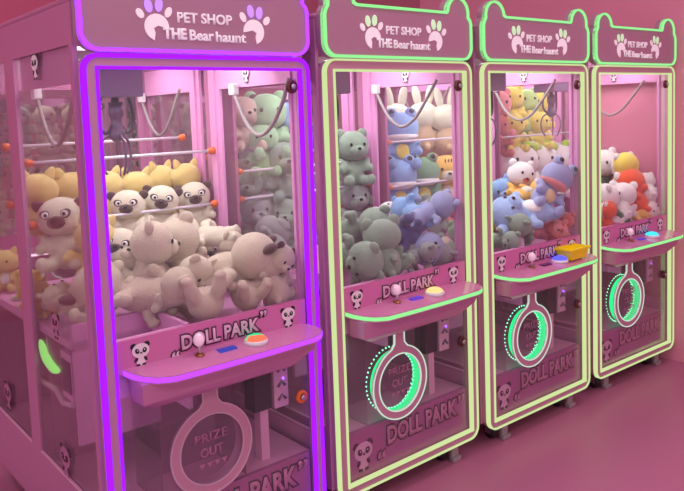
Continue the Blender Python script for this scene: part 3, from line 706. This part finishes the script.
LIST = [
 # ---- machine 1: cats at the back, pugs behind the rod, beige pile in front
 ('cat','sit',  38,191,0,.80,.27,(0,0,170),'golden cat-eared plush at the rear of the first machine, nearest its outer side pane',G1),
 ('cat','sit',  72,189,0,.82,.27,(0,0,190),'golden cat-eared plush turned away, partly behind the front corner post of the first machine',G1),
 ('cat','sit', 107,186,0,.86,.25,(0,0,185),'golden cat plush half hidden just inside the violet strip',G1),
 ('cat','sit', 137,186,0,.86,.25,(0,0,165),'golden cat plush turned away above the first two dark-eyed pugs',G1),
 ('cat','sit', 161,180,0,.86,.26,(0,0,200),'golden cat plush, tallest of the back row beside a curled cord',G1),
 ('cat','sit', 186,177,0,.88,.25,(0,0,185),'golden cat plush at the end of its row, next to the inner posts',G1),
 ('pug','sit',61,217,0,0.47,0.28,((0,.12,1),(-.55,-.8,0)),'cream pug plush with dark ears sitting against the outer side pane',G1),
 ('pug','sit', 128,205,0,.70,.245,(-5,0,-32),'cream angry-eyed pug plush behind the rod, closest to the violet strip in its row',G1),
 ('pug','sit', 162,200,0,.70,.245,(-5,8,-28),'cream angry-eyed pug plush behind the rod, middle of three',G1),
 ('pug','sit', 194,196,0,.72,.245,(-5,-6,-22),'cream angry-eyed pug plush behind the rod, next to the inner posts',G1),
 ('pug','sit', 121,245,0,.48,.25,(-10,12,-40),'cream pug plush with a lowered face in front of the rod',G1),
 ('bare','sit',152,243,0,0.36,0.32,((.05,0,1),(.85,-.45,-.25)),'beige snouted plush sitting in profile in the middle of the pile',G1),
 ('bare','sit',184,262,0,0.42,0.33,((-.3,.1,1),(.3,.9,0)),'beige plush slumped behind the large lying bear',G1,'m'),
 ('pug','lie',207,236,0,0.5,0.25,((-.75,.6,.1),(.1,-.5,.9)),'cream pug plush lying on its back below the knob of the rod',G1,'m'),
 ('bare','sit',196,272,0,.30,.25,(40,20,20),'beige plush face down, wedged under the lying bear',G1),
 ('dbear','lie',222,268,0,0.24,0.345,((.72,-.50,.42),(.45,-.25,-.85)),'large beige bear plush lying across the pile with one dark ear up',G1,'m'),
 ('dbear','sit',281,258,0,0.27,0.32,((.45,-.35,.65),(-.1,-.75,-.65)),'beige bear plush with head bowed and dark ear by the front corner',G1),
 ('rose','sit',282,288,0,0.14,0.36,((-.2,.3,.9),(.5,.8,0)),'pinkish beige plush at the bottom corner beneath the bowed bear',G1,'m'),
 ('rose','sit',243,294,0,0.14,0.36,((.1,.8,.5),(.0,-.5,.85)),'pinkish beige plush on its back showing its feet, middle of the bottom row',G1,'m'),
 ('rose','sit',203,300,0,0.12,0.36,((.3,.9,.05),(-.1,.0,1)),'pinkish beige plush on its back, paw up against the front glass',G1,'m'),
 ('rose','lie',138,294,0,0.32,0.38,((-.77,.6,.05),(.2,-.3,.9)),'pinkish beige plush lying on its side behind the prize chute',G1,'m'),
 ('bare','sit',163,290,0,.40,.26,(60,0,40),'beige plush bottom up behind the prize chute',G1,'m'),
 ('bare','sit',122,272,0,.42,.22,(-40,20,-30),'small beige plush leaning back between pug and chute',G1,'m'),
 ('bare','sit',68,304,0,0.36,0.28,((-.3,.9,.2),(.2,-.2,.95)),'beige plush lying on its back low against the outer side pane',G1,'m'),
 ('cat','lie',  92,262,0,.52,.26,(0,10,-20),'golden plush standing behind the front corner post of the first machine',G1,'m'),
 ('cat','sit',   6,262,0,1.02,.26,(0,0,-40),'golden and white plush in the rear half of the first machine',G1),
 ('plain','sit',10,290,0,.92,.22,(0,20,-60),'white plush on top of yellow ones in the rear half of the first machine',G1),
 ('yellow','sit',16,302,0,.86,.24,(40,0,-20),'yellow plush face down in the rear half of the first machine',G1),
 ('cat','sit',  -8,300,0,.98,.24,(0,0,30),'golden plush cut off by the frame of the view, rear half of the first machine',G1),
 ('pug','sit', 205,250,0,.62,.24,(0,0,-10),'cream pug plush seated deep in the pile behind the lying bear',G1),
 ('bare','sit',232,245,0,.60,.24,(10,0,30),'beige plush half buried beneath the inner post of the first machine',G1),
 ('bare','sit',100,300,0,.50,.27,(-30,0,-40),'beige plush behind the violet corner post, low in the pile',G1,'m'),
 # ---- machine 2 back stack (seen through the first machine) and its own pile
 ('mint','sit',266,112,1,.74,.34,(0,0,-20),'pale mint plush at the top of the stack behind the hanging hose',G2),
 ('blue','sit',290,118,1,.74,.30,(0,0,-30),'blue plush beside the pale mint one at the top of the stack',G2),
 ('rose','sit',243,112,1,0.76,0.28,(0,0,-10),'pale pink plush in the upper corner of the stack in the second machine',G2),
 ('mint','sit',262,138,1,.72,.27,(0,0,-25),'pale mint plush, second from the top of the stack',G2),
 ('dgrey','sit',246,158,1,.66,.33,(0,0,-30),'large grey plush with a blue glint leaning on the rod of the second machine',G2),
 ('grey','sit',284,158,1,.68,.31,(0,0,-20),'grey-green plush beside the large grey one above the rod',G2),
 ('grey','sit',246,184,1,.72,.27,(0,0,-30),'grey plush directly below the rod in the second machine',G2),
 ('mint','sit',280,184,1,.72,.27,(0,0,-30),'mint grey plush directly below the rod, nearer the first machine front',G2),
 ('dgrey','sit',257,210,1,.70,.28,(0,0,-20),'grey plush low in the stack of the second machine',G2),
 ('grey','sit',285,213,1,.66,.28,(0,0,-35),'grey green plush low in the stack beside the violet strip',G2),
 ('dgrey','lie',272,232,1,.50,.28,(-60,40,0),'grey plush lying under the stack of the second machine',G2),
 ('grey','sit',352,146,1,.66,.30,(0,0,-15),'grey-green plush hanging over the rod in the second machine',G2),
 ('dgrey','sit',354,196,1,.68,.29,(0,0,-15),'grey plush with a small smile under the one on the rod',G2),
 ('grey','sit',350,170,1,.74,.28,(0,0,5),'grey-green plush squeezed between rod and lower grey plush',G2),
 ('grey','lie',352,230,1,.42,.30,(60,60,20),'grey-green plush lying against the green edged frame',G2,'m'),
 ('grey','lie',352,258,1,.30,.30,(80,80,-10),'grey-green plush flat at the bottom next to the frame',G2,'m'),
 ('grey','sit',382,236,1,0.27,0.36,((-.05,.1,1),(.4,.9,0)),'large grey-green plush with a raised round ear on top of the pile',G2),
 ('grey','sit',388,266,1,0.17,0.33,((.15,.75,.6),(.0,-.7,.7)),'large grey-green plush on its back, feet to the glass, above the panda banner',G2,'m'),
 ('hippo','lie',432,212,1,0.34,0.35,((.72,-.5,.5),(.4,.3,-.9)),'lavender snouted plush sprawled over the others with legs up',G2,'m'),
 ('navy','sit',414,240,1,0.24,0.28,((.5,-.5,-.5),(-.5,-.7,.2)),'lavender plush in a navy shirt lying upside down with floppy cream ear',G2,'m'),
 ('dgrey','lie',436,252,1,0.28,0.36,((.8,-.5,-.1),(.0,-.2,-1)),'dark grey plush lying under the lavender ones near the door lock side',G2,'m'),
 ('dgrey','sit',420,272,1,.22,.26,(60,10,20),'grey plush face down at the bottom beneath the navy shirt one',G2,'m'),
 ('blue','lie',412,214,1,.55,.27,(-80,80,0),'bright blue plush lying behind the lavender one',G2,'m'),
 ('whitered','sit',397,222,1,.50,.24,(-60,0,0),'white plush with a red muzzle squeezed behind the blue one',G2,'m'),
 # ---- machine 3 rear stack seen through machine 2, own pile
 ('bunny','sit',396,118,2,0.92,0.33,(0,0,150),'cream long-eared bunny plush behind the blue frog',G3),
 ('bunny','sit',423,116,2,0.92,0.33,(0,0,150),'cream long-eared bunny plush, middle of the top row',G3),
 ('bunny','sit',445,118,2,0.92,0.33,(0,0,150),'cream long-eared bunny plush at the end by the hanging cable',G3),
 ('frog','sit',401,128,2,0.74,0.34,(0,0,-36),'blue frog plush sitting on the upper rod of the third machine',G3),
 ('tan','sit',426,144,2,0.95,0.3,(0,0,150),'tan plush turned away between bunny and rod',G3),
 ('tan','sit',446,145,2,0.95,0.3,(0,0,165),'tan plush turned away, next to the door lock side',G3),
 ('frog','sit',399,175,2,0.72,0.34,(0,0,-34),'blue frog plush with yellow belly on the lower rod',G3),
 ('gfrog','sit',423,172,2,0.74,0.33,(0,0,-38),'green frog plush with yellow belly on the lower rod',G3),
 ('tiger','sit',446,170,2,0.7,0.34,(0,0,-34),'orange tiger plush with cream snout beside the green frog',G3),
 ('grey','sit',440,158,2,1.02,0.28,(0,0,-30),'grey-green plush in the gap above the frog heads',G3),
 ('pink','sit',459,206,2,.46,.26,(0,0,-20),'peach pink plush below the tiger',G3),
 ('mint','sit',459,232,2,.40,.26,(0,0,-20),'mint plush below the peach pink one, beside the third machine side pane',G3),
 ('grey','sit',436,208,2,.55,.26,(0,0,-60),'grey plush under the lower rod between frog and tiger',G3),
 ('shark','sit',558,177,2,0.22,0.4,((.50,-.25,.80),(-.35,-.95,.1)),'lavender blue plush with bulging eyes leaning on the front corner of the third machine',G3),
 ('bhippo','lie',528,213,2,0.1,0.34,((-.80,.30,-.05),(-.1,-.55,.85)),'pale blue plush lying on its back across the pile with a white belly',G3,'m'),
 ('blue','sit',502,190,2,0.42,0.26,(0,-20,-40),'light blue plush with a raised paw behind the lying pale blue one',G3),
 ('tiger','lie',528,194,2,0.42,0.24,((.8,-.3,.1),(0,-.3,1)),'orange yellow plush lying between the white head and the pale blue one',G3,'m'),
 ('whitered','sit',521,174,2,0.5,0.29,(0,10,-20),'white plush with a red open mouth beside the lavender blue one',G3),
 ('grey','sit',522,243,2,.14,.33,(62,12,-70),'sage grey plush face down above the panda banner of the third machine',G3,'m'),
 ('grey','lie',500,243,2,.30,.28,(80,80,0),'sage grey plush squeezed against the green strip of the third machine',G3,'m'),
 ('pink','lie',545,245,2,.20,.28,(70,70,10),'salmon plush lying beneath the pale blue one',G3,'m'),
 ('red','sit',561,234,2,.22,.29,(60,20,60),'red plush in the bottom front corner of the third machine',G3,'m'),
 ('tiger','sit',492,222,2,.42,.22,(0,0,0),'orange plush peeking out beside the strip of the third machine',G3),
 # ---- machine 4 rear stack seen through machine 3, own pile
 ('yellow','sit',511,98,3,.80,.29,(0,0,-30),'yellow plush, upper one near the hose connector',G4),
 ('lime','sit',526,100,3,.78,.28,(0,0,-30),'yellow-green plush, upper of the two at the middle of the stack',G4),
 ('yellow','sit',539,102,3,.76,.27,(0,0,-30),'yellow plush, upper one beside the inner posts of the last machine',G4),
 ('yellow','sit',513,124,3,.72,.27,(0,0,-30),'yellow plush leaning on the upper rod of the last machine',G4),
 ('lime','sit',526,124,3,.76,.27,(0,0,-30),'yellow-green plush, lower of the two at the middle of the stack',G4),
 ('yellow','sit',538,122,3,.70,.27,(0,0,-30),'yellow plush above the rod beside the inner posts',G4),
 ('yb','sit',542,146,3,.80,.30,(0,0,160),'yellow plush hanging alone below the rod',G4),
 ('pink','sit',496,104,3,.62,.32,(0,0,-30),'dusty red plush, upper one by the green strip',G4),
 ('red','sit',496,126,3,.60,.28,(0,0,-30),'dusty red plush, lower one by the green strip',G4),
 ('white','sit',499,163,3,0.7,0.4,(0,0,-34),'white round-headed plush with a lime bow, nearest the green strip',G4),
 ('white','sit',520,160,3,0.7,0.4,(0,0,-34),'white round-headed plush with a lime bow, second of its row',G4),
 ('white','sit',540,159,3,0.7,0.4,(0,0,-34),'white round-headed plush with a lime bow, third of its row',G4),
 ('white','sit',558,158,3,0.7,0.4,(0,0,-34),'white round-headed plush with a lime bow, last of its row',G4),
 ('greenhood','sit',604,163,3,0.4,0.34,(0,0,-20),'white plush in a dark green top high in the last machine',G4),
 ('yellowhood','sit',624,166,3,0.3,0.3,((0,.1,1),(.2,1,.0)),'white plush under a yellow hood topping the pile',G4),
 ('orangehood','sit',629,184,3,0.2,0.32,((-.1,.3,.9),(.3,1,0)),'white plush in an orange hoodie lying under the yellow hood',G4),
 ('plain','sit',646,181,3,0.34,0.32,((.3,.4,.8),(.5,.8,0)),'white plush turned away beside the orange hoodie',G4),
 ('greenhood','sit',606,196,3,0.26,0.32,((-.2,0,1),(.8,-.5,0)),'white plush in dark green half hidden by the strip of the last machine',G4),
 ('plain','sit',622,206,3,0.14,0.31,((.3,.1,.9),(.8,.5,0)),'big white plush with its round back to the glass',G4,'m'),
 ('orangehood','sit',654,212,3,0.16,0.34,((.4,-.5,-.7),(-.2,-.9,.3)),'white plush in an orange top upside down by the corner',G4),
 ('orangehood','sit',607,224,3,0.14,0.28,((.0,-.2,1),(-.2,1,-.2)),'white plush in an orange hood slumped at the bottom of the pile',G4),
 ('tiger','lie',632,226,3,0.14,0.26,((.8,-.4,0),(0,.2,-1)),'brown and orange plush at the bottom of the last machine',G4,'m'),
 ('plain','sit',618,229,3,.24,.22,(60,0,80),'white plush paw-up between the orange ones at the bottom',G4,'m'),
]
for e in LIST:
    a = e[9] if False else None
    kind, pose, px, py, mi, y, s, rot, lab, grp = e[:10]
    plush(kind, pose, px, py, mi, y, s, rot, lab, group=grp, anchor=(e[10] if len(e) > 10 else 'h'))
# plush in the row behind
n = 0
words_ = ['beige', 'cream', 'grey', 'tan']
for k, x0 in enumerate((.30, 1.16)):
    for r_ in range(4):
        for c_ in range(4):
            z = .86 + .20 * r_; x = x0 + .10 + c_ * .175
            kd = ('bare', 'pug', 'dgrey', 'bear')[(r_ * 3 + c_ + k) % 4]
            P = Vector((x, 2.55 + .30 + .04 * ((r_ + c_) % 2), z + .16))
            d = P - CAM; u = CX + FPX * d.dot(RT) / d.dot(FW); v = CY + FPX * d.dot(DN) / d.dot(FW)
            plush(kd, 'sit', u, v, 0, P.y - YM[0], .27, (0, 0, -20 + 9 * c_), 'pale plush stacked in the %s claw machine of the row behind' % ('white-lamp' if k == 0 else 'green-edged'),
                  group='plush stacked in the %s machine of the row behind' % ('white-lamp' if k == 0 else 'green-edged'))


# ------------------------------------------------------------------ yellow basket on the shelf
def basket():
    c = Vector((XM[2] + .580, -.030, .811))
    t = empty('plastic_basket', c, TM[2])
    tag(t, 'small yellow plastic basket standing on the control shelf beside the blue button', 'basket')
    bm = bmesh.new()
    def ring(hx, hy, z): return [bm.verts.new((x, y, z)) for x, y in ((-hx, -hy), (hx, -hy), (hx, hy), (-hx, hy))]
    o0, o1, i1, i0 = ring(.060, .034, 0), ring(.078, .046, .052), ring(.074, .042, .052), ring(.057, .031, .004)
    for a, b in ((o0, o1), (o1, i1), (i1, i0)):
        for k in range(4): bm.faces.new((a[k], a[(k + 1) % 4], b[(k + 1) % 4], b[k]))
    bm.faces.new(o0); bm.faces.new(i0); finish(bm, 'tub', YELB, t)
    bm = bmesh.new()
    for a, b, c_, d in ((-.084, .084, -.052, -.044), (-.084, .084, .044, .052), (-.084, -.076, -.044, .044), (.076, .084, -.044, .044)): box(bm, a, b, c_, d, .048, .056)
    finish(bm, 'rim', YELB, t)
basket()

# ------------------------------------------------------------------ room
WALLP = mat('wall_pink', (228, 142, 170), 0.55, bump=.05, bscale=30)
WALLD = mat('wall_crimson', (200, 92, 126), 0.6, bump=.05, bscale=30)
FLOORM = mat('floor_epoxy_pink', (184, 108, 144), 0.34, coat=.0, bump=.03, bscale=9, vary=.06)
xw = XM[3] + .812
bm = bmesh.new(); box(bm, -5, 8.5, -5, 4.2, -.1, 0); tag(finish(bm, 'floor', FLOORM), kind='structure')
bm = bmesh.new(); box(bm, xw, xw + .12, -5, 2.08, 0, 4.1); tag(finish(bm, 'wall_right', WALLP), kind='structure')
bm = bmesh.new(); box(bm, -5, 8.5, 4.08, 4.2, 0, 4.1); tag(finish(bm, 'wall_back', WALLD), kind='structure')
bm = bmesh.new(); box(bm, xw - .006, xw, -5, 2.08, 0, .035); tag(finish(bm, 'baseboard_right', WALLP), kind='structure')
bm = bmesh.new(); box(bm, -5, 8.5, -5, 4.2, 4.1, 4.2); tag(finish(bm, 'ceiling', mat('ceiling_pink', (228, 204, 216), .8)), kind='structure')
for k, (x, y) in enumerate(((-1.6, -1.3), (.4, -1.3), (2.3, -1.3), (-1.6, -3.3), (.4, -3.3), (2.3, -3.3), (-1.6, 2.0), (.6, 2.1))):
    tp = tag(empty('ceiling_light', (x, y, 4.09)), 'white ceiling panel light over the aisle, out of the picture', 'ceiling light', 'ceiling panel lights')
    bm = bmesh.new(); box(bm, -.31, .31, -.31, .31, -.03, .0); finish(bm, 'housing', CONN, tp)
    bm = bmesh.new(); box(bm, -.28, .28, -.28, .28, -.034, -.030); finish(bm, 'diffuser', glow('panel_light', (255, 238, 246), 17.0), tp)
w = bpy.data.worlds.new('world'); scene.world = w; w.use_nodes = True
w.node_tree.nodes['Background'].inputs[0].default_value = (1.0, .90, .95, 1); w.node_tree.nodes['Background'].inputs[1].default_value = .80

vs = scene.view_settings
vs.view_transform = 'Standard'; vs.look = 'None'; vs.gamma = 1; vs.use_curve_mapping = False; vs.exposure = 0.0
scene.cycles.transparent_max_bounces = 48; scene.cycles.max_bounces = 8
